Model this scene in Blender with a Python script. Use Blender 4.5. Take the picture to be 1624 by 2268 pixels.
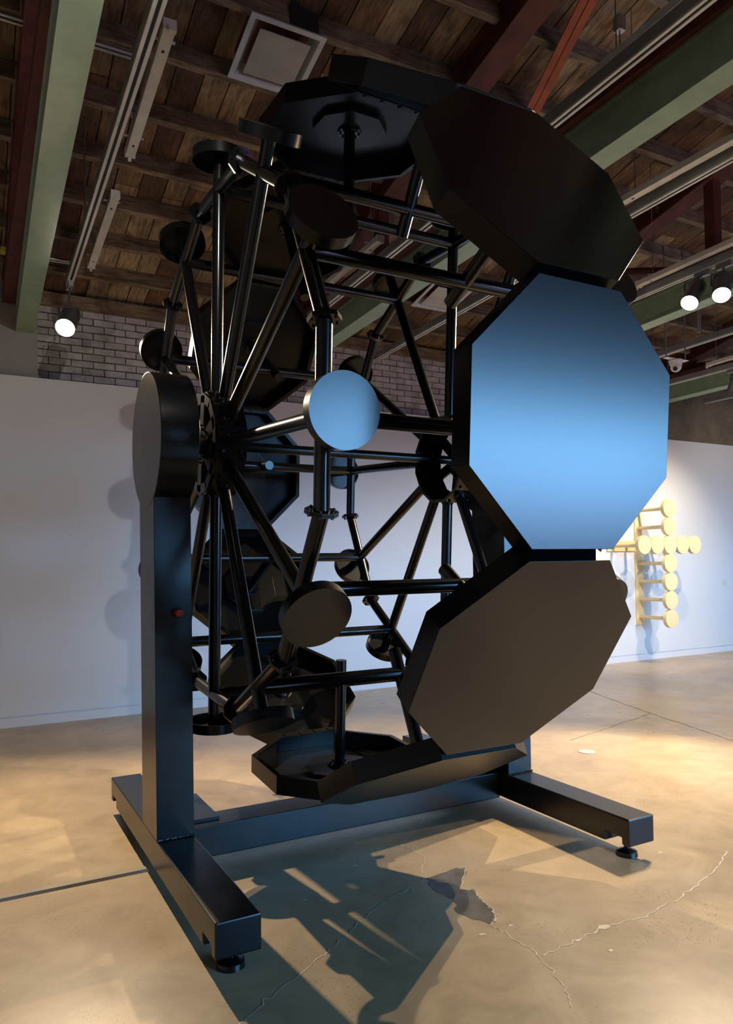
import bpy, bmesh, math, random
from mathutils import Vector, Matrix
random.seed(7)
PI = math.pi
SC = bpy.context.scene
for o in list(bpy.data.objects): bpy.data.objects.remove(o)
COL = SC.collection
# ------------------------------------------------------------------ camera
def make_camera():
    yaw, pit, rol = 0.4961, 0.0217, -0.0159
    fw = Vector((math.sin(yaw)*math.cos(pit), math.cos(yaw)*math.cos(pit), math.sin(pit)))
    rt = Vector((math.cos(yaw), -math.sin(yaw), 0)); up = rt.cross(fw)
    rt2 = rt*math.cos(rol) + up*math.sin(rol); up2 = rt2.cross(fw)
    cam = bpy.data.cameras.new('camera'); ob = bpy.data.objects.new('camera', cam); COL.objects.link(ob)
    ob.matrix_world = Matrix(((rt2.x, up2.x, -fw.x, -1.8826), (rt2.y, up2.y, -fw.y, -3.7222), (rt2.z, up2.z, -fw.z, 1.5), (0, 0, 0, 1)))
    cam.sensor_fit = 'VERTICAL'; cam.sensor_height = 36.0; cam.lens = 26.022
    cam.shift_y = 0.03663; cam.clip_start = 0.05; cam.clip_end = 200
    SC.camera = ob
make_camera()
# ------------------------------------------------------------------ daylight, exposure
SC.view_settings.view_transform = 'Standard'; SC.view_settings.look = 'None'
SC.view_settings.exposure = 0.0; SC.view_settings.gamma = 1.0; SC.view_settings.use_curve_mapping = False
SC.cycles.use_denoising = True
SC.cycles.max_bounces = 6; SC.cycles.diffuse_bounces = 4; SC.cycles.glossy_bounces = 3
SC.cycles.use_adaptive_sampling = True; SC.cycles.adaptive_threshold = 0.05; SC.cycles.adaptive_min_samples = 16
SC.cycles.sample_clamp_indirect = 6.0
SC.cycles.caustics_reflective = False; SC.cycles.caustics_refractive = False
W = bpy.data.worlds.new('overcast_daylight'); SC.world = W; W.use_nodes = True
bg = W.node_tree.nodes['Background']; bg.inputs[1].default_value = 29.0
def sky_and_ground(nt):
    # blue daylight above the horizon, mauve below it, added to tint the panel's reflection
    g = nt.nodes.new('ShaderNodeTexCoord'); sx = nt.nodes.new('ShaderNodeSeparateXYZ'); nt.links.new(g.outputs['Generated'], sx.inputs[0])
    r = nt.nodes.new('ShaderNodeValToRGB'); m = nt.nodes.new('ShaderNodeMapRange')
    m.inputs['From Min'].default_value = -0.045; m.inputs['From Max'].default_value = 0.0; nt.links.new(sx.outputs[2], m.inputs['Value'])
    r.color_ramp.elements[0].color = (0.085, 0.05, 0.09, 1); r.color_ramp.elements[1].color = (0.20, 0.54, 1.0, 1)
    nt.links.new(m.outputs[0], r.inputs[0]); nt.links.new(r.outputs[0], bg.inputs[0])
sky_and_ground(W.node_tree)
WIN = (1.6, 9.0, 0.90, 2.85)          # street window in the front wall: x0, x1, z0, z1
YF = -8.0                               # front wall plane
def add_portal():
    l = bpy.data.lights.new('window_portal', 'AREA'); l.shape = 'RECTANGLE'
    l.size = WIN[1]-WIN[0]; l.size_y = WIN[3]-WIN[2]; l.cycles.is_portal = True
    o = bpy.data.objects.new('window_portal', l); COL.objects.link(o)
    o.location = ((WIN[0]+WIN[1])/2, YF-0.02, (WIN[2]+WIN[3])/2); o.rotation_euler = (PI/2, 0, 0)
add_portal()
# ------------------------------------------------------------------ materials
MATS = {}
def new_mat(name):
    m = bpy.data.materials.new(name); m.use_nodes = True; MATS[name] = m
    return m, m.node_tree.nodes, m.node_tree.links, m.node_tree.nodes['Principled BSDF']
def pos(nd): return nd.new('ShaderNodeNewGeometry').outputs['Position']
def noise(nd, lk, vec, scale, detail=4, rough=0.55, dist=0.0):
    n = nd.new('ShaderNodeTexNoise'); n.inputs['Scale'].default_value = scale; n.inputs['Detail'].default_value = detail
    n.inputs['Roughness'].default_value = rough; n.inputs['Distortion'].default_value = dist
    if vec is not None: lk.new(vec, n.inputs['Vector'])
    return n.outputs['Fac']
def ramp(nd, lk, fac, stops):
    r = nd.new('ShaderNodeValToRGB'); e = r.color_ramp.elements
    e[0].position, e[0].color = stops[0][0], (*stops[0][1], 1); e[1].position, e[1].color = stops[-1][0], (*stops[-1][1], 1)
    for p_, c in stops[1:-1]:
        x = e.new(p_); x.color = (*c, 1)
    lk.new(fac, r.inputs[0]); return r.outputs[0]
def mixc(nd, lk, fac, a, b, mode='MIX'):
    m = nd.new('ShaderNodeMix'); m.data_type = 'RGBA'; m.blend_type = mode
    for s, v in ((0, fac), (6, a), (7, b)):
        if isinstance(v, (int, float)): m.inputs[s].default_value = v
        elif isinstance(v, tuple): m.inputs[s].default_value = (*v, 1)
        else: lk.new(v, m.inputs[s])
    return m.outputs[2]
def bump(nd, lk, h, strength, dist, bs):
    b = nd.new('ShaderNodeBump'); b.inputs['Strength'].default_value = strength; b.inputs['Distance'].default_value = dist
    lk.new(h, b.inputs['Height']); lk.new(b.outputs[0], bs.inputs['Normal'])
def scaled(nd, lk, vec, s):
    m = nd.new('ShaderNodeMapping'); m.inputs['Scale'].default_value = s; lk.new(vec, m.inputs['Vector']); return m.outputs[0]
def simple(name, col, rough=0.5, metal=0.0, ior=1.5, var=0.12, vs=6.0, bmp=0.0):
    m, nd, lk, bs = new_mat(name)
    f = noise(nd, lk, pos(nd), vs, 2)
    lo = tuple(c*(1-var) for c in col); hi = tuple(min(1, c*(1+var)) for c in col)
    lk.new(ramp(nd, lk, f, [(0.3, lo), (0.7, hi)]), bs.inputs['Base Color'])
    bs.inputs['Roughness'].default_value = rough; bs.inputs['Metallic'].default_value = metal; bs.inputs['IOR'].default_value = ior
    if bmp: bump(nd, lk, noise(nd, lk, pos(nd), vs*12, 3), bmp, 0.004, bs)
    return m
# satin black paint of the sculpture
def black_paint(name, rough, dents, ior):
    m, nd, lk, bs = new_mat(name); P = pos(nd)
    lk.new(ramp(nd, lk, noise(nd, lk, P, 1.5, 1), [(0.3, (0.0036, 0.0036, 0.0039)), (0.7, (0.0044, 0.0044, 0.0047))]), bs.inputs['Base Color'])
    bs.inputs['Roughness'].default_value = rough; bs.inputs['IOR'].default_value = ior
    return m
black_paint('black_panel_paint', 0.27, True, 1.66)
black_paint('black_tube_paint', 0.22, False, 1.50)
black_paint('black_inner_paint', 0.30, False, 1.38)
black_paint('black_stand_paint', 0.27, False, 1.50)
simple('dark_steel', (0.02, 0.02, 0.022), 0.4, 0.6)
simple('red_plastic', (0.55, 0.03, 0.02), 0.35)
simple('bare_steel', (0.45, 0.45, 0.45), 0.35, 0.9)
simple('weld_steel', (0.10, 0.10, 0.10), 0.35, 0.8, var=0.6, vs=60)
def wall_paint(name, col):
    m, nd, lk, bs = new_mat(name); P = pos(nd)
    lk.new(ramp(nd, lk, noise(nd, lk, P, 0.7, 4), [(0.3, tuple(c*0.96 for c in col)), (0.7, col)]), bs.inputs['Base Color'])
    bs.inputs['Roughness'].default_value = 0.75
wall_paint('white_wall_paint', (0.67, 0.71, 0.775))
wall_paint('grey_wall_paint', (0.30, 0.29, 0.28))
def concrete_floor():
    m, nd, lk, bs = new_mat('polished_concrete'); P = pos(nd)
    a = ramp(nd, lk, noise(nd, lk, P, 0.55, 4, 0.6, 0.6), [(0.28, (0.34, 0.265, 0.165)), (0.5, (0.47, 0.36, 0.22)), (0.72, (0.55, 0.44, 0.285))])
    b = ramp(nd, lk, noise(nd, lk, P, 3.2, 5, 0.65, 1.2), [(0.3, (0.72, 0.70, 0.68)), (0.7, (1.0, 1.0, 1.0))])
    c = mixc(nd, lk, 1.0, a, b, 'MULTIPLY')
    # small dark aggregate pits, in patches
    v = nd.new('ShaderNodeTexVoronoi'); v.inputs['Scale'].default_value = 48; lk.new(P, v.inputs['Vector'])
    pit = ramp(nd, lk, v.outputs['Distance'], [(0.10, (1, 1, 1)), (0.20, (0, 0, 0))])
    pat = ramp(nd, lk, noise(nd, lk, P, 1.6, 3), [(0.46, (0, 0, 0)), (0.62, (0.8, 0.8, 0.8))])
    pm = mixc(nd, lk, 1.0, pit, pat, 'MULTIPLY')
    c = mixc(nd, lk, pm, c, (0.09, 0.07, 0.045))
    # pale specks
    v2 = nd.new('ShaderNodeTexVoronoi'); v2.inputs['Scale'].default_value = 24; lk.new(P, v2.inputs['Vector'])
    sp = ramp(nd, lk, v2.outputs['Distance'], [(0.035, (0.7, 0.7, 0.7)), (0.07, (0, 0, 0))])
    c = mixc(nd, lk, sp, c, (0.62, 0.55, 0.44))
    lk.new(c, bs.inputs['Base Color'])
    r = nd.new('ShaderNodeMapRange'); lk.new(noise(nd, lk, P, 2.0, 3), r.inputs['Value'])
    r.inputs['To Min'].default_value = 0.20; r.inputs['To Max'].default_value = 0.42
    lk.new(r.outputs[0], bs.inputs['Roughness']); bs.inputs['IOR'].default_value = 1.45
    bump(nd, lk, noise(nd, lk, P, 40, 1), 0.04, 0.003, bs)
concrete_floor()
simple('pale_crack_filler', (0.62, 0.54, 0.42), 0.6, var=0.3, vs=30)
simple('dark_patch_concrete', (0.115, 0.105, 0.088), 0.35, var=0.3, vs=12)
simple('saw_cut', (0.13, 0.10, 0.08), 0.7)
def old_wood(name, stops, sc):
    m, nd, lk, bs = new_mat(name); P = pos(nd)
    oi = nd.new('ShaderNodeObjectInfo').outputs['Random']
    base = ramp(nd, lk, oi, stops)
    g = ramp(nd, lk, noise(nd, lk, scaled(nd, lk, P, sc), 5, 6, 0.65, 0.8), [(0.3, (0.30, 0.28, 0.26)), (0.55, (0.85, 0.83, 0.8)), (0.75, (1.25, 1.2, 1.15))])
    c = mixc(nd, lk, 1.0, base, g, 'MULTIPLY')
    st = ramp(nd, lk, noise(nd, lk, P, 2.3, 5, 0.6, 1.0), [(0.35, (0.45, 0.43, 0.42)), (0.65, (1.1, 1.08, 1.05))])
    c = mixc(nd, lk, 1.0, c, st, 'MULTIPLY')
    lk.new(c, bs.inputs['Base Color']); bs.inputs['Roughness'].default_value = 0.85
    bump(nd, lk, noise(nd, lk, scaled(nd, lk, P, sc), 9, 5), 0.5, 0.006, bs)
old_wood('roof_plank_wood', [(0.0, (0.18, 0.10, 0.07)), (0.3, (0.31, 0.205, 0.125)), (0.55, (0.41, 0.295, 0.19)), (0.8, (0.54, 0.43, 0.30)), (1.0, (0.38, 0.335, 0.27))], (9, 0.8, 4))
old_wood('joist_wood', [(0.0, (0.27, 0.21, 0.14)), (0.5, (0.36, 0.28, 0.19)), (1.0, (0.33, 0.29, 0.23))], (0.8, 9, 7))
simple('dark_deck', (0.05, 0.04, 0.03), 0.9)
simple('green_steel_paint', (0.26, 0.37, 0.245), 0.4, var=0.10, vs=9)
simple('red_oxide_steel', (0.11, 0.026, 0.018), 0.65, var=0.35, vs=7)
simple('bright_red_oxide', (0.34, 0.075, 0.035), 0.6, var=0.2, vs=8)
simple('track_white', (0.62, 0.60, 0.55), 0.4, 0.1)
simple('track_grey', (0.30, 0.31, 0.32), 0.45, 0.4)
simple('batten_white', (0.72, 0.70, 0.64), 0.45)
simple('slot_dark', (0.02, 0.02, 0.02), 0.8)
simple('yellow_plastic', (0.70, 0.58, 0.06), 0.5)
simple('diffuser_plate', (0.46, 0.45, 0.42), 0.55)
simple('diffuser_frame', (0.56, 0.56, 0.57), 0.35, 0.3)
simple('cream_paint', (0.82, 0.68, 0.40), 0.5, var=0.03)
simple('lamp_body_grey', (0.14, 0.145, 0.15), 0.35, 0.5)
simple('camera_white', (0.75, 0.75, 0.74), 0.35)
simple('cable_cover_grey', (0.25, 0.22, 0.17), 0.55)
simple('paper_label', (0.62, 0.62, 0.64), 0.8)
simple('black_tape', (0.012, 0.012, 0.012), 0.7)
simple('lamp_glass', (1, 1, 1), 0.3)
def lamp_lens():
    m, nd, lk, bs = new_mat('lamp_lens')
    bs.inputs['Base Color'].default_value = (1, 0.9, 0.75, 1)
    bs.inputs['Emission Color'].default_value = (1, 0.86, 0.68, 1); bs.inputs['Emission Strength'].default_value = 40
    m.cycles.emission_sampling = 'NONE'
lamp_lens()
def brick_mat():
    m, nd, lk, bs = new_mat('painted_brick'); P = pos(nd)
    oi = nd.new('ShaderNodeObjectInfo').outputs['Random']
    base = ramp(nd, lk, oi, [(0, (0.44, 0.445, 0.45)), (0.6, (0.53, 0.535, 0.54)), (1, (0.58, 0.585, 0.585))])
    st = ramp(nd, lk, noise(nd, lk, P, 4.5, 6, 0.65), [(0.3, (0.5, 0.46, 0.43)), (0.6, (1, 1, 1))])
    lk.new(mixc(nd, lk, 1.0, base, st, 'MULTIPLY'), bs.inputs['Base Color']); bs.inputs['Roughness'].default_value = 0.9
    bump(nd, lk, noise(nd, lk, P, 35, 5), 0.6, 0.01, bs)
brick_mat()
def raw_concrete():
    m, nd, lk, bs = new_mat('stained_concrete'); P = pos(nd)
    a = ramp(nd, lk, noise(nd, lk, P, 1.4, 8, 0.7, 0.8), [(0.3, (0.10, 0.09, 0.065)), (0.55, (0.17, 0.15, 0.11)), (0.75, (0.26, 0.24, 0.19))])
    w = ramp(nd, lk, noise(nd, lk, P, 7, 6, 0.7), [(0.66, (0, 0, 0)), (0.74, (0.7, 0.7, 0.7))])
    lk.new(mixc(nd, lk, w, a, (0.42, 0.40, 0.35)), bs.inputs['Base Color']); bs.inputs['Roughness'].default_value = 0.9
    bump(nd, lk, noise(nd, lk, P, 12, 6), 0.5, 0.01, bs)
raw_concrete()
simple('mortar', (0.33, 0.325, 0.32), 0.95, var=0.3, vs=14)
# ------------------------------------------------------------------ mesh helpers
def link(name, bm, mat, parent=None, smooth=False, bevel=0.0):
    me = bpy.data.meshes.new(name); bmesh.ops.recalc_face_normals(bm, faces=bm.faces[:]); bm.to_mesh(me); bm.free()
    for m in (mat if isinstance(mat, (list, tuple)) else [mat]): me.materials.append(MATS[m])
    if smooth:
        for f in me.polygons: f.use_smooth = True
        me.set_sharp_from_angle(angle=math.radians(35))
    o = bpy.data.objects.new(name, me); COL.objects.link(o)
    if parent is not None: o.parent = parent
    if bevel:
        b = o.modifiers.new('bevel', 'BEVEL'); b.width = bevel; b.segments = 2; b.limit_method = 'ANGLE'; b.angle_limit = 0.6
    return o
def copy_of(o, parent=None, name=None):
    c = o.copy(); COL.objects.link(c); c.parent = parent
    if name: c.name = name
    return c
def copy_tree(o, parent=None):
    c = o.copy(); COL.objects.link(c); c.parent = parent
    for ch in list(o.children): copy_tree(ch, c)
    return c
def tag(o, label, cat, group=None):
    o['label'] = label; o['category'] = cat
    if group: o['group'] = group
    return o
def empty(name, loc, label=None, cat=None, group=None):
    o = bpy.data.objects.new(name, None); COL.objects.link(o); o.location = loc; o.empty_display_size = 0.1
    if label: tag(o, label, cat, group)
    return o
def struct(o): o['kind'] = 'structure'; return o
def box(bm, x0, x1, y0, y1, z0, z1, M=None, mi=0):
    vs = [bm.verts.new((x, y, z)) for x in (x0, x1) for y in (y0, y1) for z in (z0, z1)]
    if M is not None:
        for v in vs: v.co = M @ v.co
    for f in ((0, 1, 3, 2), (4, 6, 7, 5), (0, 4, 5, 1), (2, 3, 7, 6), (0, 2, 6, 4), (1, 5, 7, 3)):
        bm.faces.new([vs[i] for i in f]).material_index = mi
    return vs
def frame_from(axis):
    a = Vector(axis).normalized(); t = Vector((0, 0, 1)) if abs(a.z) < 0.9 else Vector((1, 0, 0))
    u = a.cross(t).normalized(); return a, u, a.cross(u)
def cyl(bm, p0, p1, r0, r1=None, seg=20, caps=True, mi=0):
    p0, p1 = Vector(p0), Vector(p1); r1 = r0 if r1 is None else r1
    a, u, v = frame_from(p1-p0)
    A = [bm.verts.new(p0+(u*math.cos(2*PI*i/seg)+v*math.sin(2*PI*i/seg))*r0) for i in range(seg)]
    B = [bm.verts.new(p1+(u*math.cos(2*PI*i/seg)+v*math.sin(2*PI*i/seg))*r1) for i in range(seg)]
    for i in range(seg):
        j = (i+1) % seg; bm.faces.new((A[i], A[j], B[j], B[i])).material_index = mi
    if caps:
        bm.faces.new(A[::-1]).material_index = mi; bm.faces.new(B).material_index = mi
def tube_path(bm, pts, r, seg=8):
    for a, b in zip(pts[:-1], pts[1:]): cyl(bm, a, b, r, seg=seg)
def prism(bm, poly, off, M=None):
    off = Vector(off); A = [bm.verts.new(Vector(p)) for p in poly]; B = [bm.verts.new(Vector(p)+off) for p in poly]
    if M is not None:
        for v in A+B: v.co = M @ v.co
    n = len(A); bm.faces.new(A[::-1]); bm.faces.new(B)
    for i in range(n): bm.faces.new((A[i], A[(i+1) % n], B[(i+1) % n], B[i]))
def beam_between(bm, p0, p1, w, h, mi=0, up=(0, 0, 1)):
    """box with its top face along p0-p1 lines: width w, height h below the axis"""
    p0, p1 = Vector(p0), Vector(p1); a = (p1-p0).normalized(); s = a.cross(Vector(up)).normalized(); u = s.cross(a)
    vs = []
    for p in (p0, p1):
        for su in (0, 1):
            for ss in (-0.5, 0.5): vs.append(bm.verts.new(p+s*ss*w+u*su*h))
    for f in ((0, 1, 3, 2), (4, 6, 7, 5), (0, 4, 5, 1), (2, 3, 7, 6), (0, 2, 6, 4), (1, 5, 7, 3)):
        bm.faces.new([vs[i] for i in f]).material_index = mi
# ------------------------------------------------------------------ room shell
YB = 4.1925                      # face of the white gallery wall
SL = 0.22                        # roof falls towards the back wall
def zj(y, off=0.0): return 4.20+SL*(YB-y)+off      # underside of the joists
X0, X1 = -6.5, 13.0
bm = bmesh.new(); box(bm, X0-0.2, X1+0.2, YF-0.2, YB+0.4, -0.2, 0.0); FLOOR = struct(link('floor', bm, 'polished_concrete'))
# white gallery wall in front of the masonry
bm = bmesh.new(); box(bm, X0, X1, YB, YB+0.10, 0.10, 3.4024); box(bm, X0, X1, YB+0.012, YB+0.10, 0.085, 0.10)
WALLB = struct(link('wall_back', bm, 'white_wall_paint'))
bm = bmesh.new(); box(bm, X0, X1, YB-0.004, YB+0.06, 0.0, 0.088); struct(link('baseboard_back', bm, 'white_wall_paint'))
# masonry above and behind it
bm = bmesh.new(); box(bm, X0, X1, YB+0.16, YB+0.4, 0.0, 5.0, mi=0)
MAS = struct(link('wall_masonry', bm, 'mortar'))
bm = bmesh.new(); box(bm, 6.75, X1, YB+0.06, YB+0.17, 3.3, 4.6); p_ = link('concrete_panel', bm, 'stained_concrete', MAS)
bm = bmesh.new(); box(bm, X0, -1.25, YB+0.05, YB+0.17, 3.3, 4.6); link('concrete_pilaster', bm, 'grey_wall_paint', MAS)
bm = bmesh.new(); box(bm, -1.25, 6.75, YB+0.04, YB+0.17, 4.16, 4.29); link('timber_wall_plate', bm, 'joist_wood', MAS)
# bricks: the ones in view as parts, the rest joined
def make_bricks():
    bw, bh, g = 0.205, 0.064, 0.010
    bm = bmesh.new(); box(bm, 0, 1, 0, 1, 0, 1); first = None
    me = bpy.data.meshes.new('brick'); bm.to_mesh(me); bm.free(); me.materials.append(MATS['painted_brick'])
    rest = bmesh.new(); n = 0; z = 3.36; row = 0
    while z < 4.15:
        x = -1.25 - (0.5*(bw+g) if row % 2 else 0)
        while x < 6.74:
            a, b = max(x, -1.25), min(x+bw, 6.74); d = random.uniform(-0.008, 0.006)
            if b-a > 0.03:
                if b < 4.4 and n < 300:
                    o = bpy.data.objects.new('brick', me); COL.objects.link(o); o.parent = MAS; n += 1
                    o.location = (a, YB+0.105+d, z+random.uniform(-0.002, 0.002)); o.scale = (b-a, 0.08, bh); o.rotation_euler[1] = random.uniform(-0.008, 0.008)
                else: box(rest, a, b, YB+0.105+d, YB+0.185, z, z+bh)
            x += bw+g
        z += bh+g; row += 1
    o = link('bricks', rest, 'painted_brick', MAS); o['kind'] = 'stuff'
make_bricks()
bm = bmesh.new(); box(bm, X0-0.2, X0, YF-0.2, YB+0.4, 0, 7.2); struct(link('wall_left', bm, 'white_wall_paint'))
bm = bmesh.new(); box(bm, X1, X1+0.2, YF-0.2, YB+0.4, 0, 7.2); struct(link('wall_right', bm, 'white_wall_paint'))
bm = bmesh.new()
box(bm, X0, WIN[0], YF-0.2, YF, 0, 7.2); box(bm, WIN[1], X1, YF-0.2, YF, 0, 7.2)
box(bm, WIN[0], WIN[1], YF-0.2, YF, 0, WIN[2]); box(bm, WIN[0], WIN[1], YF-0.2, YF, WIN[3], 7.2)
struct(link('wall_front', bm, 'grey_wall_paint'))
bm = bmesh.new(); t = 0.05
box(bm, WIN[0], WIN[1], YF-0.12, YF-0.06, WIN[2], WIN[2]+t); box(bm, WIN[0], WIN[1], YF-0.12, YF-0.06, WIN[3]-t, WIN[3])
for i in range(7):
    x = WIN[0]+(WIN[1]-WIN[0]-t)*i/6; box(bm, x, x+t, YF-0.12, YF-0.06, WIN[2]+t, WIN[3]-t)
struct(link('window_1', bm, 'dark_steel'))
# roof deck, planks and joists
bm = bmesh.new()
prism(bm, [(X0-0.2, YF-0.2, zj(YF-0.2, 0.175)), (X0-0.2, YB+0.4, zj(YB+0.4, 0.175)), (X0-0.2, YB+0.4, zj(YB+0.4, 0.3)), (X0-0.2, YF-0.2, zj(YF-0.2, 0.3))], (X1-X0+0.4, 0, 0))
CEIL = struct(link('ceiling', bm, 'dark_deck'))
ANG = -math.atan(SL)
def unit_box_mesh(name, mat):
    bm = bmesh.new(); box(bm, -0.5, 0.5, -0.5, 0.5, 0, 1); me = bpy.data.meshes.new(name); bm.to_mesh(me); bm.free(); me.materials.append(MATS[mat]); return me
def make_planks():
    me = unit_box_mesh('plank', 'roof_plank_wood'); x = -3.0; w = 0.20
    while x < 9.6:
        wi = w*random.uniform(0.92, 1.06); y = -2.6
        ends = [-2.6, random.uniform(-0.6, 1.6), random.uniform(2.2, 3.4), YB+0.16]
        if random.random() < 0.35: ends.pop(1)
        for a, b in zip(ends[:-1], ends[1:]):
            o = bpy.data.objects.new('plank', me); COL.objects.link(o); o.parent = CEIL
            ym = (a+b)/2; o.location = (x+wi/2, ym, zj(ym, 0.145+random.uniform(0, 0.006))); o.rotation_euler = (ANG, 0, 0)
            o.scale = (wi-0.009, (b-a)/math.cos(ANG)-0.008, 0.026)
        x += wi
make_planks()
JX = [-4.2, -1.58, 1.25, 3.9, 7.1, 10.2]
def make_joists():
    me = unit_box_mesh('joist', 'joist_wood')
    for k in range(-7, 6):
        y = 1.137+0.517*k
        for a, b in zip(JX[:-1], JX[1:]):
            o = bpy.data.objects.new('joist', me); COL.objects.link(o); o.parent = CEIL
            o.location = ((a+b)/2+0.06, y+random.uniform(-0.012, 0.012), zj(y, random.uniform(-0.006, 0.004))); o.rotation_euler = (ANG, 0, random.uniform(-0.003, 0.003))
            o.scale = (b-a-0.13, 0.052, 0.146)
make_joists()
# ------------------------------------------------------------------ kinetic sculpture
HZ, XL, XR, PHI = 2.1351, -0.7408, 0.7107, -0.0698
RR, RD, RI, RP = 1.2997, 1.48, 1.1753, 1.8155
OX, OZ, CH, DP = 0.4618, 0.464, 0.271, 0.099
LX, RX, FW, CW = -1.0993, 0.998, 0.1774, 0.1601
FZ, FH, FY = 0.0826, 0.136, 1.083
TR = 0.031
SCU = empty('kinetic_sculpture', (0, 0, 0), 'huge black steel wheel sculpture of octagonal panels and discs on a floor stand', 'sculpture')
def wheel_matrix(k):
    """local x = world x, local y = tangent, local z = outward radius"""
    a = math.radians(30*k)+PHI
    r = Vector((0, -math.cos(a), math.sin(a))); tg = Vector((0, math.sin(a), math.cos(a)))
    M = Matrix.Identity(4)
    for i in range(3): M[i][0] = (1, 0, 0)[i]; M[i][1] = tg[i]; M[i][2] = r[i]
    M[2][3] = HZ
    return M
OCT = [(-OX, OZ-CH), (-OX+CH, OZ), (OX-CH, OZ), (OX, OZ-CH), (OX, -OZ+CH), (OX-CH, -OZ), (-OX+CH, -OZ), (-OX, -OZ+CH)]
def paint_inner(bm, zt):
    # only the outer sheet is polished; the inside and the edges are plain black
    for f in bm.faces:
        f.material_index = 0 if all(abs(v.co.z-zt) < 1e-4 for v in f.verts) else 1
def panel_proto():
    th = 0.004
    bm = bmesh.new(); prism(bm, [(x, y, RP-th) for x, y in OCT], (0, 0, th)); paint_inner(bm, RP); face = link('octagonal_panel', bm, ('black_panel_paint', 'black_inner_paint'), bevel=0.0016)
    # folded rim: eight thin walls
    bm = bmesh.new(); z0, z1 = RP-DP, RP-th; q = 1-th/OX
    for i in range(8):
        (xa, ya), (xb, yb) = OCT[i], OCT[(i+1) % 8]
        A = [Vector((xa, ya, z0)), Vector((xb, yb, z0)), Vector((xb*q, yb*q, z0)), Vector((xa*q, ya*q, z0))]
        prism(bm, A, (0, 0, z1-z0))
    link('panel_rim', bm, 'black_inner_paint', face)
    # inward lip with bolts
    bm = bmesh.new(); ql = 1-0.028/OX
    for i in range(8):
        (xa, ya), (xb, yb) = OCT[i], OCT[(i+1) % 8]
        A = [Vector((xa*q, ya*q, z0)), Vector((xb*q, yb*q, z0)), Vector((xb*ql, yb*ql, z0)), Vector((xa*ql, ya*ql, z0))]
        prism(bm, A, (0, 0, 0.003))
    for s in (1, -1):
        for i in range(4):
            x = -0.15+0.1*i; cyl(bm, (x, s*(OZ-0.016), z0-0.006), (x, s*(OZ-0.016), z0), 0.006, seg=6)
    link('panel_lip', bm, 'black_inner_paint', face)
    bm = bmesh.new(); s = 0.19/OX; prism(bm, [(x*s, y*s, RP-th-0.03) for x, y in OCT], (0, 0, 0.03)); link('mounting_pad', bm, 'black_inner_paint', face, bevel=0.002)
    zp = RP-th-0.03
    bm = bmesh.new(); s = 0.062/OX; prism(bm, [(x*s, y*s, zp-0.012) for x, y in OCT], (0, 0, 0.012))
    for i in range(8):
        a = 2*PI*(i+0.5)/8; cyl(bm, (0.051*math.cos(a), 0.051*math.sin(a), zp-0.022), (0.051*math.cos(a), 0.051*math.sin(a), zp-0.012), 0.006, seg=6)
    link('bolt_flange', bm, 'black_tube_paint', face)
    bm = bmesh.new(); cyl(bm, (0, 0, RI), (0, 0, zp-0.012), TR, seg=28); link('post', bm, 'black_tube_paint', face, smooth=True)
    return face
def disc_proto():
    R, t, th = 0.136, 0.05, 0.005; seg = 48
    bm = bmesh.new(); cyl(bm, (0, 0, RD-th), (0, 0, RD), R, seg=seg)
    A = [[bm.verts.new((r*math.cos(2*PI*i/seg), r*math.sin(2*PI*i/seg), z)) for i in range(seg)] for r, z in ((R, RD-th), (R, RD-t), (R-th, RD-t), (R-th, RD-th))]
    for q in range(3):
        for i in range(seg): bm.faces.new((A[q][i], A[q][(i+1) % seg], A[q+1][(i+1) % seg], A[q+1][i]))
    paint_inner(bm, RD); return link('disc', bm, ('black_panel_paint', 'black_inner_paint'), smooth=True)
def spoke_proto():
    bm = bmesh.new(); cyl(bm, (0, 0, 0.235), (0, 0, RD-0.006), TR, seg=28); cyl(bm, (0, 0, 0.256), (0, 0, 0.272), TR+0.007, TR+0.001, seg=28)
    return link('spoke', bm, 'black_tube_paint', smooth=True)
def rim_proto():
    h = RR*math.tan(math.radians(15))-0.004
    bm = bmesh.new(); cyl(bm, (0, -h, RR), (0, h, RR), TR, seg=28)
    return link('rim_tube', bm, 'black_tube_paint', smooth=True)
def flange_proto():
    # two octagonal plates on the joint at the half angle, bolted together
    bm = bmesh.new(); rc = RR/math.cos(math.radians(15)); a = math.radians(15); s = 0.064
    M = Matrix.Rotation(-a, 4, 'X')
    for y0, y1 in ((-0.009, -0.001), (0.001, 0.009)):
        prism(bm, [(s*math.cos(2*PI*(i+0.5)/8), y0, rc+s*math.sin(2*PI*(i+0.5)/8)) for i in range(8)], (0, y1-y0, 0), M)
    for i in range(6):
        x, z = 0.05*math.cos(2*PI*i/6), rc+0.05*math.sin(2*PI*i/6)
        cyl(bm, M @ Vector((x, -0.016, z)), M @ Vector((x, 0.016, z)), 0.006, seg=6)
    return link('rim_flange', bm, 'black_tube_paint')
def crossbar_proto():
    bm = bmesh.new(); cyl(bm, (XL, 0, RR), (XR, 0, RR), TR, seg=28)
    return link('crossbar', bm, 'black_tube_paint', smooth=True)
def build_wheel():
    P = panel_proto(); D = disc_proto(); S = spoke_proto(); Rm = rim_proto(); Fl = flange_proto(); Cb = crossbar_proto()
    used = set()
    def put(o, M, tree=False):
        if o.name not in used: used.add(o.name); c = o; c.parent = SCU
        else: c = copy_tree(o, SCU) if tree else copy_of(o, SCU)
        c.matrix_local = M
    protos = (P, D, S, Rm, Fl, Cb)
    for k in range(12):
        M = wheel_matrix(k); put(P, M, True); put(Cb, M)
        for x in (XL, XR):
            T = Matrix.Translation((x, 0, 0)) @ M
            put(D, T); put(S, T); put(Rm, T); put(Fl, T)
build_wheel()
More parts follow.
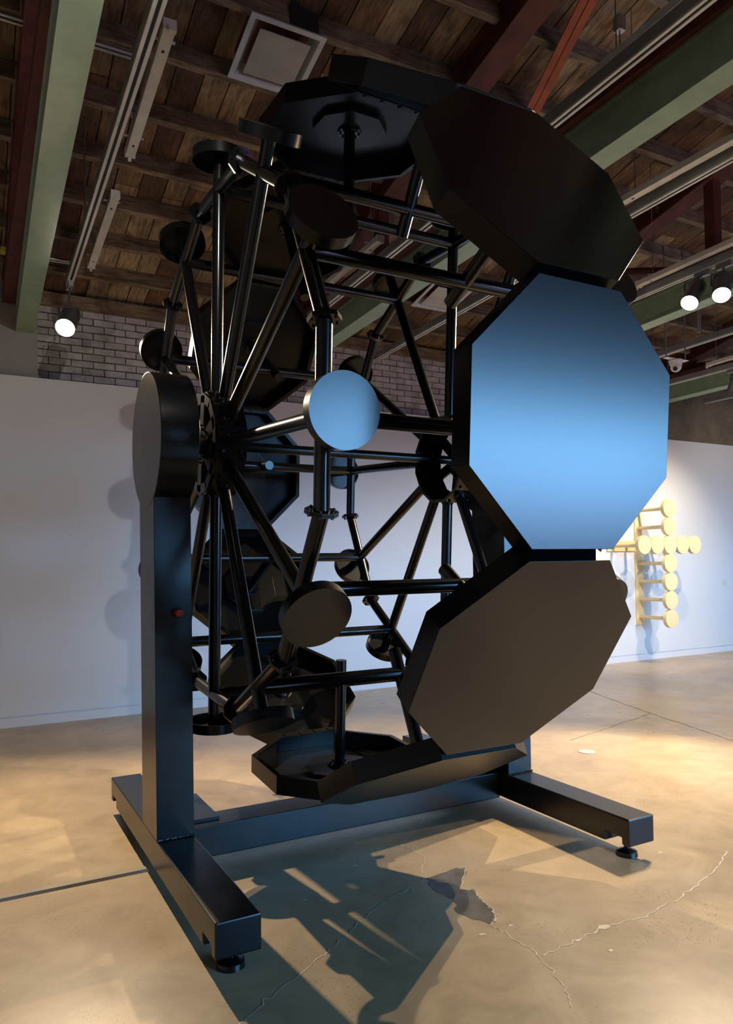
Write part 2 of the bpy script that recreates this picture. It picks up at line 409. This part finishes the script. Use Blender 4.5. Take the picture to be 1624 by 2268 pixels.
def hub(x, s):
    """twelve-sided hollow drum; s = side on which its spider plate sits (towards the column)"""
    bm = bmesh.new(); ro, ri, h = 0.268, 0.250, 0.075
    V = []
    for xx in (x-h, x+h):
        for r in (ro, ri):
            V.append([bm.verts.new((xx, -r*math.cos(math.radians(30*k+15)+PHI), HZ+r*math.sin(math.radians(30*k+15)+PHI))) for k in range(12)])
    for a, b in ((0, 2), (2, 3), (3, 1), (1, 0)):
        for k in range(12): bm.faces.new((V[a][k], V[a][(k+1) % 12], V[b][(k+1) % 12], V[b][k]))
    for k in range(12):
        for da in (0.42, -0.42):
            for dx in (-0.045, 0.045):
                a = math.radians(30*k)+PHI+da*0.45; r = 0.262
                d = Vector((0, -math.cos(a), math.sin(a))); c = Vector((x+dx, 0, HZ))+d*r; cyl(bm, c, c+d*0.012, 0.009, seg=6)
    H = link('hub', bm, 'black_tube_paint', SCU)
    xs = x+s*h
    bm = bmesh.new()     # spider plate: centre boss, six arms and a rim, leaving slots open
    cyl(bm, (xs-0.008, 0, HZ), (xs+0.008, 0, HZ), 0.10, seg=36)
    for k in range(6):
        a = math.radians(60*k+15)+PHI; M = Matrix.Translation((xs, 0, HZ)) @ Matrix.Rotation(a, 4, 'X')
        box(bm, -0.008, 0.008, -0.032, 0.032, 0.09, 0.245, M)
    for k in range(12):
        a = math.radians(30*k)+PHI; M = Matrix.Translation((xs, 0, HZ)) @ Matrix.Rotation(a, 4, 'X')
        box(bm, -0.008, 0.008, -0.068, 0.068, 0.205, 0.252, M)
    link('spider_plate', bm, 'black_tube_paint', H)
    bm = bmesh.new(); cyl(bm, (xs-0.03, 0, HZ), (xs+0.03, 0, HZ), 0.055, seg=24)
    for k in range(6):
        a = 2*PI*k/6; d = Vector((0, math.cos(a), math.sin(a))); cyl(bm, Vector((xs-0.02, 0, HZ))+d*0.08, Vector((xs+0.02, 0, HZ))+d*0.08, 0.009, seg=6)
    link('hub_boss', bm, 'dark_steel', H, smooth=True)
hub(XL, -1); hub(XR, 1)
bm = bmesh.new(); cyl(bm, (LX+0.1, 0, HZ), (RX+0.1, 0, HZ), 0.026, seg=28); link('axle', bm, 'black_tube_paint', SCU, smooth=True)
def column(x, hollow_side):
    bm = bmesh.new(); zb = FZ+FH; zt = HZ-0.30
    box(bm, x, x+FW, -CW, CW, zb, zt+0.05); c = link('column', bm, 'black_stand_paint', SCU, bevel=0.002)
    bm = bmesh.new(); cyl(bm, (x-0.0015, 0, HZ), (x+FW+0.0015, 0, HZ), 0.334, seg=96); link('column_head', bm, 'black_stand_paint', c, smooth=True, bevel=0.003)
    bm = bmesh.new(); n = 26
    for yy, xa, xb in ((-CW, x, x+FW),):
        for i in range(n):
            u = i/(n-1); cyl(bm, (xa+(xb-xa)*u, yy-0.004, zb+random.uniform(0.0, 0.004)), (xa+(xb-xa)*u+0.006, yy-0.001, zb+0.004), random.uniform(0.004, 0.006), seg=6)
    link('weld_bead', bm, 'weld_steel', c)
    # bearing block between head and hub
    s = 1 if hollow_side > 0 else -1; xb = x+FW if s > 0 else x
    bm = bmesh.new(); cyl(bm, (xb, 0, HZ), (xb+s*0.075, 0, HZ), 0.075, seg=28); box(bm, min(xb, xb+s*0.03), max(xb, xb+s*0.03), -0.11, 0.11, HZ-0.15, HZ+0.15)
    for yy in (-0.08, 0.08):
        for zz in (-0.12, 0.12): cyl(bm, (xb+s*0.03, yy, HZ+zz), (xb+s*0.05, yy, HZ+zz), 0.014, seg=6)
    link('bearing_block', bm, 'dark_steel', c, smooth=True)
    return c
cL = column(LX, 1); cR = column(RX, -1)
bm = bmesh.new(); cyl(bm, (-0.992, -CW, 1.288), (-0.992, -CW-0.012, 1.288), 0.027, seg=24); o = link('button_ring', bm, 'dark_steel', cL, smooth=True)
bm = bmesh.new(); cyl(bm, (-0.992, -CW-0.012, 1.288), (-0.992, -CW-0.045, 1.288), 0.016, 0.019, seg=24); o = link('emergency_stop_button', bm, 'red_plastic', cL, smooth=True, bevel=0.003); o['label'] = 'red emergency stop button'
def foot(x):
    # side profile with the fork notches near the two ends, extruded across the width
    z0, z1 = FZ-0.03, FZ+FH
    prof = [(-FY, z1), (-FY, FZ), (-FY+0.05, FZ), (-FY+0.05, FZ+0.035), (-FY+0.16, FZ+0.035), (-FY+0.16, FZ-0.012), (FY-0.16, FZ-0.012), (FY-0.16, FZ+0.035), (FY-0.05, FZ+0.035), (FY-0.05, FZ), (FY, FZ), (FY, z1)]
    bm = bmesh.new(); prism(bm, [(x, y, z) for y, z in prof], (FW, 0, 0)); f = link('stand_foot', bm, 'black_stand_paint', SCU, bevel=0.007)
    for s in (-1, 1):
        bm = bmesh.new(); y = s*(FY-0.10); c = x+FW/2
        cyl(bm, (c, y, 0.0), (c, y, 0.022), 0.055, 0.052, seg=32); cyl(bm, (c, y, 0.022), (c, y, 0.035), 0.048, 0.018, seg=32); cyl(bm, (c, y, 0.03), (c, y, FZ+0.04), 0.014, seg=16)
        cyl(bm, (c, y, FZ+0.012), (c, y, FZ+0.03), 0.025, seg=6)
        link('leveling_pad', bm, 'black_tube_paint', f, smooth=True)
foot(LX); foot(RX)
bm = bmesh.new(); box(bm, LX+FW, RX, -0.075, 0.13, 0.062, FZ+FH-0.001); link('base_crossbeam', bm, 'black_stand_paint', SCU, bevel=0.006)
for xa, xb in ((LX+FW, -0.75), (RX-0.17, RX)):
    bm = bmesh.new(); box(bm, xa, xb, -0.01, 0.43, FZ+FH-0.001, 0.236); link('gusset_plate', bm, 'black_stand_paint', SCU, bevel=0.002)
# ------------------------------------------------------------------ wall sculpture of cream discs
def wall_cross():
    x0, z0, sp, R, dep = 7.08, 1.73, 0.267, 0.1325, 0.60
    E = empty('wall_sculpture', (x0, YB, z0), 'cream cross of round discs on pegs mounted on the white wall', 'sculpture')
    bm = bmesh.new(); box(bm, -0.075, 0.075, -0.02, 0, -4*sp-0.12, 2*sp+0.12); link('backing_bar', bm, 'cream_paint', E)
    bm = bmesh.new(); box(bm, -2*sp-0.12, 2*sp+0.12, -0.021, -0.001, -0.075, 0.075); link('backing_bar', bm, 'cream_paint', E)
    bm = bmesh.new(); cyl(bm, (0, -dep, 0), (0, -dep+0.06, 0), R, seg=48); d0 = link('cross_disc', bm, 'cream_paint', E, smooth=True, bevel=0.003)
    bm = bmesh.new(); cyl(bm, (0, -dep+0.05, 0), (0, -0.015, 0), 0.026, seg=20); p0 = link('peg', bm, 'cream_paint', d0, smooth=True)
    spots = [(0, i*sp) for i in (2, 1, -1, -2, -3, -4)]+[(i*sp, 0) for i in (-2, -1, 0, 1, 2)]
    for i, (a, b) in enumerate(spots):
        o = d0 if i == 0 else copy_tree(d0, E); o.location = (a, 0, b)
wall_cross()
# ------------------------------------------------------------------ steel beams and trusses under the roof
def green_beam(p0, p1, w, label):
    """rolled steel beam: wide bottom and top flange, thin web; p at the centre of the underside"""
    bm = bmesh.new(); h, t = 0.25, 0.02
    beam_between(bm, p0, p1, w, t)
    q = [Vector(p)+Vector((0, 0, h-t)) for p in (p0, p1)]; beam_between(bm, q[0], q[1], w, t)
    q = [Vector(p)+Vector((0, 0, t)) for p in (p0, p1)]; beam_between(bm, q[0], q[1], w-0.02, h-2*t)
    o = link('steel_beam', bm, 'green_steel_paint'); tag(o, label, 'beam', 'green roof beams'); return o
GZ = 3.85
green_beam((-1.50, -3.0, GZ), (-1.365, YB+0.1, GZ), 0.165, 'pale green steel beam at the left edge, beyond the lit lamp')
green_beam((1.33, -3.0, GZ), (1.55, YB+0.1, GZ), 0.165, 'green steel beam passing above the top of the wheel')
green_beam((3.90, -2.0, GZ), (4.32, YB+0.1, GZ), 0.165, 'green steel beam behind the two lit lamps on the right')
green_beam((7.20, -2.0, GZ), (7.25, YB+0.1, GZ), 0.19, 'green steel beam just above the bare concrete wall on the right')
def truss(x, y0, y1, label, posts=(0.58, 2.0, 3.4)):
    T = empty('roof_truss', (x, 0, GZ+0.25), label, 'truss', 'red roof trusses')
    B = GZ+0.25
    bm = bmesh.new(); beam_between(bm, (0, y0, zj(y0, -0.10)-B), (0, y1, zj(y1, -0.10)-B), 0.20, 0.02)
    beam_between(bm, (0, y0, zj(y0, -0.08)-B), (0, y1, zj(y1, -0.08)-B), 0.05, 0.22)
    beam_between(bm, (0, y0, zj(y0, 0.12)-B), (0, y1, zj(y1, 0.12)-B), 0.20, 0.02); link('top_chord', bm, 'red_oxide_steel', T)
    bm = bmesh.new(); box(bm, -0.10, 0.10, y0, y1-0.05, 0.001, 0.10); link('bottom_chord', bm, 'red_oxide_steel', T)
    ys = [y for y in posts if y0 < y < y1]
    first = None
    for y in ys:
        bm = bmesh.new(); box(bm, -0.05, 0.05, y-0.05, y+0.05, 0, zj(y, -0.09)-B); link('web_post', bm, 'red_oxide_steel', T)
    for ya, yb in zip(ys[:-1], ys[1:]):
        bm = bmesh.new(); cyl(bm, (0.0, ya+0.05, 0.03), (0.0, yb-0.05, zj(yb, -0.1)-B), 0.035, seg=8); link('web_diagonal', bm, 'red_oxide_steel', T)
    for y in ys[1:]:
        bm = bmesh.new(); prism(bm, [(-0.006, y-0.22, zj(y-0.22, -0.1)-B), (-0.006, y+0.30, zj(y+0.30, -0.1)-B), (-0.006, y+0.06, zj(y, -0.42)-B if zj(y, -0.42) > B else 0.02), (-0.006, y-0.06, zj(y, -0.42)-B if zj(y, -0.42) > B else 0.02)], (0.012, 0, 0)); link('gusset', bm, 'red_oxide_steel', T)
truss(-1.47, -3.0, YB, 'rust red roof truss on the pale green beam at the left edge')
truss(1.36, -3.0, YB, 'dark red roof truss above the wheel, crossed by a bright red brace', (1.9, 3.3))
truss(4.05, -2.0, YB, 'dark red roof truss with upright post near the two lit lamps')
truss(7.22, -2.0, YB, 'dark red roof truss behind the small white security camera')
bm = bmesh.new()
for s in (-0.033, 0.033): beam_between(bm, (1.33+s, -1.3, 5.30), (2.12+s, 1.25, 4.74), 0.055, 0.012); beam_between(bm, (1.33+s*0.3, -1.3, 5.312), (2.12+s*0.3, 1.25, 4.752), 0.01, 0.06)
tag(link('roof_brace', bm, 'bright_red_oxide'), 'bright red double-angle brace crossing the roof planks', 'brace')
# ------------------------------------------------------------------ lighting tracks, battens
def track(p0, p1, label, rods=(0.08, 0.9), w=0.055, h=0.075):
    T = empty('light_track', p0, label, 'light track', 'suspended light tracks'); d = Vector(p1)-Vector(p0); z = Vector((0, 0, 0))
    bm = bmesh.new(); beam_between(bm, Vector((0, 0, 0.012)), d+Vector((0, 0, 0.012)), w, h-0.012); link('channel', bm, 'track_grey', T)  # greyer than the lips: shade on the channel sides is in the colour
    a = d.normalized(); s = a.cross(Vector((0, 0, 1)))
    for q in (-1, 1):
        bm = bmesh.new(); beam_between(bm, s*q*(w/2-0.009), d+s*q*(w/2-0.009), 0.018, 0.0125); link('track_lip', bm, 'track_white', T)
    bm = bmesh.new(); beam_between(bm, Vector((0, 0, 0.0085)), d+Vector((0, 0, 0.0085)), w-0.034, 0.004); link('slot', bm, 'slot_dark', T)
    for u in rods:
        c = d*u; zt = zj(p0[1]+c.y, 0.15)-p0[2]
        bm = bmesh.new(); cyl(bm, c+Vector((0, 0, h-0.002)), Vector((c.x, c.y, zt)), 0.006, seg=8); link('hanger_rod', bm, 'bare_steel', T)
    return T
TZ = 3.95
track((-1.165, -3.0, TZ), (-1.093, 3.06, TZ), 'pale light track beside the left green beam, carrying the lit lamp', (0.08, 0.82))
track((0.95, -3.0, TZ), (1.15, 3.2, TZ), 'pale light track running over the wheel, left of the middle green beam')
track((2.18, -3.0, TZ), (2.44, 4.0, TZ), 'light track between wheel top and the red truss with the post', (0.08, 0.52, 0.9))
track((3.56, -3.0, TZ), (3.70, 3.6, TZ), 'light track that carries the two lit lamps on the right')
track((5.20, -6.0, TZ), (5.50, 3.4, TZ), 'light track passing in front of the security camera rods')
track((6.82, -2.0, TZ), (6.76, 3.9, TZ), 'light track hugging the far green beam above the concrete')
track((8.33, -1.0, TZ), (8.32, 3.9, TZ), 'short end of a light track against the concrete wall')
def batten(p0, p1, label):
    B = empty('strip_light', p0, label, 'strip light', 'empty white strip lights'); d = Vector(p1)-Vector(p0)
    bm = bmesh.new(); beam_between(bm, Vector(), d, 0.062, 0.045); link('housing', bm, 'batten_white', B, bevel=0.003)
    a = d.normalized()
    for e, q in ((Vector(), 1), (d, -1)):
        bm = bmesh.new(); c = e-a*q*0.012; beam_between(bm, c+Vector((0, 0, -0.006)), c+a*q*0.03+Vector((0, 0, -0.006)), 0.066, 0.055); beam_between(bm, c-a*q*0.02+Vector((0, 0, -0.02)), c+Vector((0, 0, -0.02)), 0.02, 0.03); link('end_cap', bm, 'batten_white', B)
    L = d.length
    for u in (0.12, 0.88):
        c = d*u; bm = bmesh.new(); beam_between(bm, c+a*0.012+Vector((0, 0, -0.0015)), c+a*0.032+Vector((0, 0, -0.0015)), 0.014, 0.003); link('slot', bm, 'slot_dark', B)
        bm = bmesh.new(); s = a.cross(Vector((0, 0, 1)))
        beam_between(bm, c+s*0.06+Vector((0, 0, 0.045)), c-s*0.06+Vector((0, 0, 0.045)), 0.025, 0.003)
        zt = zj(p0[1]+c.y, 0.146)-p0[2]; cyl(bm, c+Vector((0, 0, 0.045)), Vector((c.x, c.y, zt)), 0.004, seg=6); link('hanger_bracket', bm, 'bare_steel', B)
batten((-0.975, -0.06, 4.2), (-0.93, 1.2, 4.2), 'white empty strip light, nearest to the camera, left of the ceiling vent')
batten((-0.92, 1.80, 4.2), (-0.89, 3.20, 4.2), 'thin white empty strip light above the lit lamp on the left')
batten((1.03, -2.1, 4.08), (1.11, -0.88, 4.1), 'white empty strip light beside the red brace at the upper right')
batten((1.03, 1.35, 4.08), (1.07, 2.6, 4.08), 'white empty strip light seen through the wheel above the green beam')
batten((2.17, -1.2, 4.00), (2.17, -0.06, 4.00), 'white empty strip light by the right rim of the upper dark panel')
batten((3.50, -0.4, 4.02), (3.56, 1.0, 4.02), 'white empty strip light over the two lit lamps on the right')
batten((6.66, 1.6, 4.05), (6.72, 2.64, 4.05), 'white empty strip light at the right edge near the security camera')
# ------------------------------------------------------------------ ceiling vents
def vent(cx, cy, z, s, label, rot=0.0):
    E = empty('ceiling_vent', (cx, cy, z), label, 'vent', 'square ceiling vents'); E.rotation_euler = (ANG, 0, rot)
    bm = bmesh.new(); h = s/2; prof = [(h, 0.0), (h, 0.012), (h-0.03, 0.012), (h-0.075, 0.07), (h-0.085, 0.07), (h-0.035, 0.0)]
    rings = [[bm.verts.new((sx*r, sy*r, zz)) for sx, sy in ((-1, -1), (1, -1), (1, 1), (-1, 1))] for r, zz in prof]
    for i in range(len(prof)):
        A, B = rings[i], rings[(i+1) % len(prof)]
        for k in range(4): bm.faces.new((A[k], A[(k+1) % 4], B[(k+1) % 4], B[k]))
    link('vent_frame', bm, 'diffuser_frame', E)
    bm = bmesh.new(); q = h-0.082; box(bm, -q, q, -q, q, -0.012, -0.004); link('vent_plate', bm, 'diffuser_plate', E, bevel=0.002)
    bm = bmesh.new(); q = h-0.05; box(bm, -q, q, -q, q, 0.068, 0.19); link('duct_box', bm, 'red_oxide_steel', E)
    bm = bmesh.new()
    for a in (-1, 1):
        for b in (-1, 1): cyl(bm, (a*(h-0.14), b*(h-0.14), -0.005), (a*(h-0.14), b*(h-0.14), 0.07), 0.004, seg=6)
    link('plate_pin', bm, 'bare_steel', E)
vent(-0.054, 0.808, 4.885, 0.515, 'square grey ceiling vent at the top of the picture, left of the wheel')
vent(2.713, 2.924, 4.419, 0.515, 'square grey ceiling vent seen through the right half of the wheel')
# ------------------------------------------------------------------ track lamps (their light is part of the lamp)
def lamp(loc, target, tx, power, label, size=0.02, cone=62, col=(1, 0.77, 0.52), scale=1.0, blend=0.35):
    loc = Vector(loc); d = (Vector(target)-loc).normalized()
    E = empty('track_lamp', loc, label, 'spotlight', 'track lamps')
    a = -d; R = 0.058*scale; L = 0.20*scale
    bm = bmesh.new(); cyl(bm, a*0.0, a*L, R, seg=36, caps=False); cyl(bm, a*0.0, a*L, R-0.004, seg=36, caps=False); cyl(bm, a*(L-0.004), a*L, R, seg=36); link('lamp_body', bm, 'lamp_body_grey', E, smooth=True)
    bm = bmesh.new(); cyl(bm, a*0.022, a*0.026, R-0.005, seg=36); link('lens', bm, 'lamp_lens', E)
    bm = bmesh.new(); side = d.cross(Vector((0, 0, 1))).normalized(); c = a*(L*0.6); w = R+0.006
    for s in (-1, 1): cyl(bm, c+side*s*w, c+side*s*w+Vector((0, 0, R+0.03)), 0.006, seg=8)
    cyl(bm, c+side*(w+0.002)+Vector((0, 0, R+0.03)), c-side*(w+0.002)+Vector((0, 0, R+0.03)), 0.006, seg=8)
    top = Vector((tx-loc.x, c.y, TZ-loc.z)); cyl(bm, c+Vector((0, 0, R+0.03)), top-Vector((0, 0, 0.03)), 0.009, seg=10); link('yoke', bm, 'lamp_body_grey', E)
    bm = bmesh.new(); box(bm, top.x-0.02, top.x+0.02, top.y-0.07, top.y+0.07, top.z-0.045, top.z+0.0005); link('track_adapter', bm, 'track_grey', E)
    l = bpy.data.lights.new('lamp_light', 'SPOT'); l.energy = power; l.color = col; l.shadow_soft_size = size; l.spot_size = math.radians(cone); l.spot_blend = blend
    o = bpy.data.objects.new('lamp_light', l); COL.objects.link(o); o.parent = E; o.location = d*0.035
    o.rotation_euler = d.to_track_quat('-Z', 'Y').to_euler()
    return E
lamp((-1.15, 2.85, 3.52), (-2.5, -0.9, 0.0), -1.095, 900, 'lit spotlight hanging from the track at the left, in front of brick', cone=106, scale=1.4, blend=0.75)
lamp((3.42, 0.36, 3.64), (0.2, -0.5, 0.0), 3.63, 600, 'lit spotlight at right whose lens shows as a half disc', cone=95, scale=1.25)
lamp((3.50, 0.12, 3.64), (0.9, -1.6, 0.0), 3.625, 600, 'brightest lit spotlight at the right edge of the picture', cone=100, scale=1.25)
lamp((6.75, 1.6, 3.75), (7.0, 4.1, 1.5), 6.79, 330, 'spotlight over the cream cross, hidden behind the big blue panel', cone=78, blend=0.9)
lamp((6.85, 2.4, 3.70), (7.6, 4.1, 1.3), 6.78, 170, 'spotlight nearest to the cream cross, hidden behind the blue panel', cone=78, blend=0.9)
# added lamps out of view, put on the tracks to brighten floor and walls
lamp((5.25, -0.4, 3.70), (4.6, 1.6, 0.0), 5.255, 680, 'added unseen spotlight on the track right of the lit pair, brightening the floor', cone=110, blend=0.6)
lamp((-1.15, -1.9, 3.70), (-2.6, 4.1, 1.9), -1.15, 150, 'added unseen spotlight on the left track, brightening the white wall', cone=75, blend=0.8, col=(1, 0.95, 0.9))
lamp((8.32, 0.6, 3.70), (9.6, 4.1, 1.6), 8.33, 190, 'added unseen spotlight on the last track, brightening the wall beyond the cross', cone=90, blend=0.8, col=(1, 0.88, 0.74))
lamp((5.21, -5.2, 3.70), (5.6, -8.0, 0.2), 5.2, 200, 'added unseen spotlight behind the camera, warming the wall below the street window', cone=100, blend=0.7)  # added to give the blue panel a warmer reflection low down
# ------------------------------------------------------------------ security camera, conduits, small things
def security_camera(x, y, z):
    E = empty('security_camera', (x, y, z), 'white dome security camera hanging on two thin rods', 'camera')
    bm = bmesh.new(); cyl(bm, (0, 0, 0.0), (0, 0, 0.05), 0.062, 0.075, seg=28); cyl(bm, (0, 0, 0.05), (0, 0, 0.062), 0.075, 0.06, seg=28); link('camera_base', bm, 'camera_white', E, smooth=True)
    bm = bmesh.new(); bmesh.ops.create_uvsphere(bm, u_segments=24, v_segments=14, radius=0.058); bmesh.ops.translate(bm, verts=bm.verts[:], vec=(0, 0, -0.015)); ball = link('camera_ball', bm, 'camera_white', E, smooth=True)
    d = Vector((-0.75, -0.4, -0.6)).normalized(); c = Vector((0, 0, -0.015))
    bm = bmesh.new(); cyl(bm, c+d*0.045, c+d*0.0605, 0.024, seg=20); link('camera_lens', bm, 'slot_dark', ball)
    bm = bmesh.new(); box(bm, -0.17, 0.17, -0.03, 0.03, 0.060, 0.066); link('mounting_strip', bm, 'camera_white', E)
    for s in (-0.15, 0.15):
        bm = bmesh.new(); cyl(bm, (s, 0, 0.066), (s, 0, zj(y, 0.1)-z), 0.008, seg=10); link('rod', bm, 'bare_steel', E)
security_camera(4.84, 1.64, 3.60)
bm = bmesh.new()
for q in (0, 0.03): cyl(bm, (5.19+q, 1.62, TZ+0.05), (5.19+q, 1.62, zj(1.62, 0.1)), 0.011, seg=10)
tag(link('cable_drop', bm, 'track_grey'), 'pair of grey cables dropping to a track beside the security camera', 'cable')
def conduit(y, z, x0, x1, label, clip):
    E = empty('conduit', (x0, y, z), label, 'pipe', 'thin ceiling conduits')
    for dy in (-0.022, 0.022):
        bm = bmesh.new(); cyl(bm, (0, dy, 0), (x1-x0, dy, 0), 0.011, seg=12); link('pipe', bm, 'bare_steel', E, smooth=True)
    bm = bmesh.new(); box(bm, clip-x0-0.025, clip-x0+0.025, -0.06, 0.04, -0.016, 0.02); link('pipe_clamp', bm, 'yellow_plastic', E)
conduit(1.17, 4.90-0.05, -3.2, -0.87, 'pair of thin pipes with a yellow clamp near the top left corner', -1.44)
conduit(3.52, 4.34, -3.2, -1.02, 'pair of thin pipes crossing behind the left green beam near the lamp', -1.58)
bm = bmesh.new(); box(bm, -0.10, 0.10, -0.02, 0.02, -0.05, 0.09); box(bm, -0.09, -0.03, -0.025, 0.025, 0.08, 0.15); o = link('beam_bracket', bm, 'black_tape'); o.location = (0.06, 0.615, 5.02); tag(o, 'small black bracket on a joist behind the ceiling vent', 'bracket')
def anchor(x, y):
    E = empty('hanger_anchor', (x, y, zj(y, 0.145)), 'small steel hanger anchor on the planks beside the red brace', 'anchor')
    bm = bmesh.new(); box(bm, -0.03, 0.03, -0.03, 0.03, -0.10, 0); link('anchor_bracket', bm, 'bare_steel', E)
    bm = bmesh.new(); cyl(bm, (0, 0, -0.9), (0, 0, -0.1), 0.006, seg=8); link('threaded_rod', bm, 'bare_steel', E)
    bm = bmesh.new(); box(bm, -0.04, 0.04, -0.04, 0.04, -0.26, -0.25); link('washer_plate', bm, 'batten_white', E)
anchor(2.14, -0.12)
# wall label and floor items
bm = bmesh.new(); box(bm, 9.02, 9.14, YB-0.006, YB, 1.08, 1.17); tag(link('wall_label', bm, 'paper_label'), 'small grey caption label on the white wall at far right', 'label')
bm = bmesh.new()
prism(bm, [(-6.4, -0.03, 0), (-6.4, 0.03, 0), (-6.4, 0.018, 0.012), (-6.4, -0.018, 0.012)], (6.4-1.09, 0, 0)); o = link('cable_cover', bm, 'cable_cover_grey'); o.location = (0, 0.09, 0)
tag(o, 'flat grey cable cover crossing the floor to the left foot of the sculpture', 'cable')
bm = bmesh.new(); cyl(bm, (2.431, 0.639, 0), (2.431, 0.639, 0.004), 0.065, seg=40); o = link('floor_outlet', bm, 'diffuser_frame', bevel=0.001); tag(o, 'small round metal cover plate set in the concrete floor', 'floor outlet')
# cracks and repairs in the slab
def ribbon(name, pts, w, mat, z=0.0012, jit=0.012, sub=7):
    P = []
    for a, b in zip(pts[:-1], pts[1:]):
        for i in range(sub):
            u = i/sub; P.append(Vector((a[0]+(b[0]-a[0])*u+random.uniform(-jit, jit), a[1]+(b[1]-a[1])*u+random.uniform(-jit, jit), 0)))
    P.append(Vector((*pts[-1], 0)))
    bm = bmesh.new(); L, R = [], []
    for i, p in enumerate(P):
        t_ = (P[min(i+1, len(P)-1)]-P[max(i-1, 0)]).normalized(); n = Vector((-t_.y, t_.x, 0)); ww = w*random.uniform(0.5, 1.3)
        L.append(bm.verts.new(p+n*ww/2+Vector((0, 0, z)))); R.append(bm.verts.new(p-n*ww/2+Vector((0, 0, z))))
    for i in range(len(P)-1): bm.faces.new((L[i], L[i+1], R[i+1], R[i]))
    return link(name, bm, mat, FLOOR)
ribbon('floor_crack', [(-1.1, -1.34), (-0.95, -1.25), (-0.72, -1.12), (-0.61, -1.05), (-0.46, -0.95), (-0.26, -0.83), (-0.07, -0.75), (0.04, -0.70)], 0.006, 'pale_crack_filler')
ribbon('floor_crack', [(0.03, -1.23), (0.04, -1.3), (0.04, -1.51), (-0.02, -1.7), (-0.09, -1.81)], 0.005, 'pale_crack_filler')
ribbon('floor_crack', [(0.04, -1.51), (0.2, -1.5), (0.39, -1.48), (0.63, -1.49), (0.89, -1.45), (1.15, -1.38), (1.41, -1.29), (1.56, -1.21)], 0.006, 'pale_crack_filler')
ribbon('floor_crack', [(0.51, 0.02), (0.28, -0.19), (0.17, -0.27), (0.18, -0.5), (0.04, -0.66)], 0.004, 'pale_crack_filler')
ribbon('floor_crack', [(4.6, 3.0), (4.04, 1.4), (3.9, 0.9), (3.7, 0.28), (3.4, -0.6)], 0.008, 'saw_cut')
ribbon('floor_crack', [(2.6, 1.0), (3.2, 1.15), (4.04, 1.4)], 0.006, 'saw_cut')
def blob(name, pts, mat, z, jit=0.012, sub=5):
    bm = bmesh.new(); V = []; n = len(pts)
    for i in range(n):
        a, b = pts[i], pts[(i+1) % n]
        for k in range(sub):
            u = k/sub; V.append(bm.verts.new((a[0]+(b[0]-a[0])*u+random.uniform(-jit, jit), a[1]+(b[1]-a[1])*u+random.uniform(-jit, jit), z)))
    f = bm.faces.new(V); bmesh.ops.triangulate(bm, faces=[f]); return link(name, bm, mat, FLOOR)
PATCH = [(0.05, -0.70), (0.25, -0.67), (0.27, -0.71), (0.12, -0.88), (0.17, -0.92), (0.14, -1.01), (0.12, -1.12), (0.09, -1.18), (0.03, -1.23), (-0.03, -1.08), (0.03, -0.95), (0.01, -0.8)]
blob('floor_patch', PATCH, 'dark_patch_concrete', 0.0008)
ribbon('floor_crack', PATCH[2:9], 0.005, 'pale_crack_filler', 0.0014, 0.006)
for c in ((-0.05, -1.27), (0.10, -1.27), (0.25, -1.5), (0.42, -1.47), (0.3, -1.62), (1.25, -1.05), (-0.55, -0.62), (-1.35, -1.3)):
    a0 = random.uniform(0, 6); r = random.uniform(0.012, 0.028)
    blob('floor_chip', [(c[0]+r*random.uniform(0.6, 1.4)*math.cos(a0+i), c[1]+0.6*r*random.uniform(0.6, 1.4)*math.sin(a0+i)) for i in range(6)], 'pale_crack_filler', 0.001, 0.003, 3)
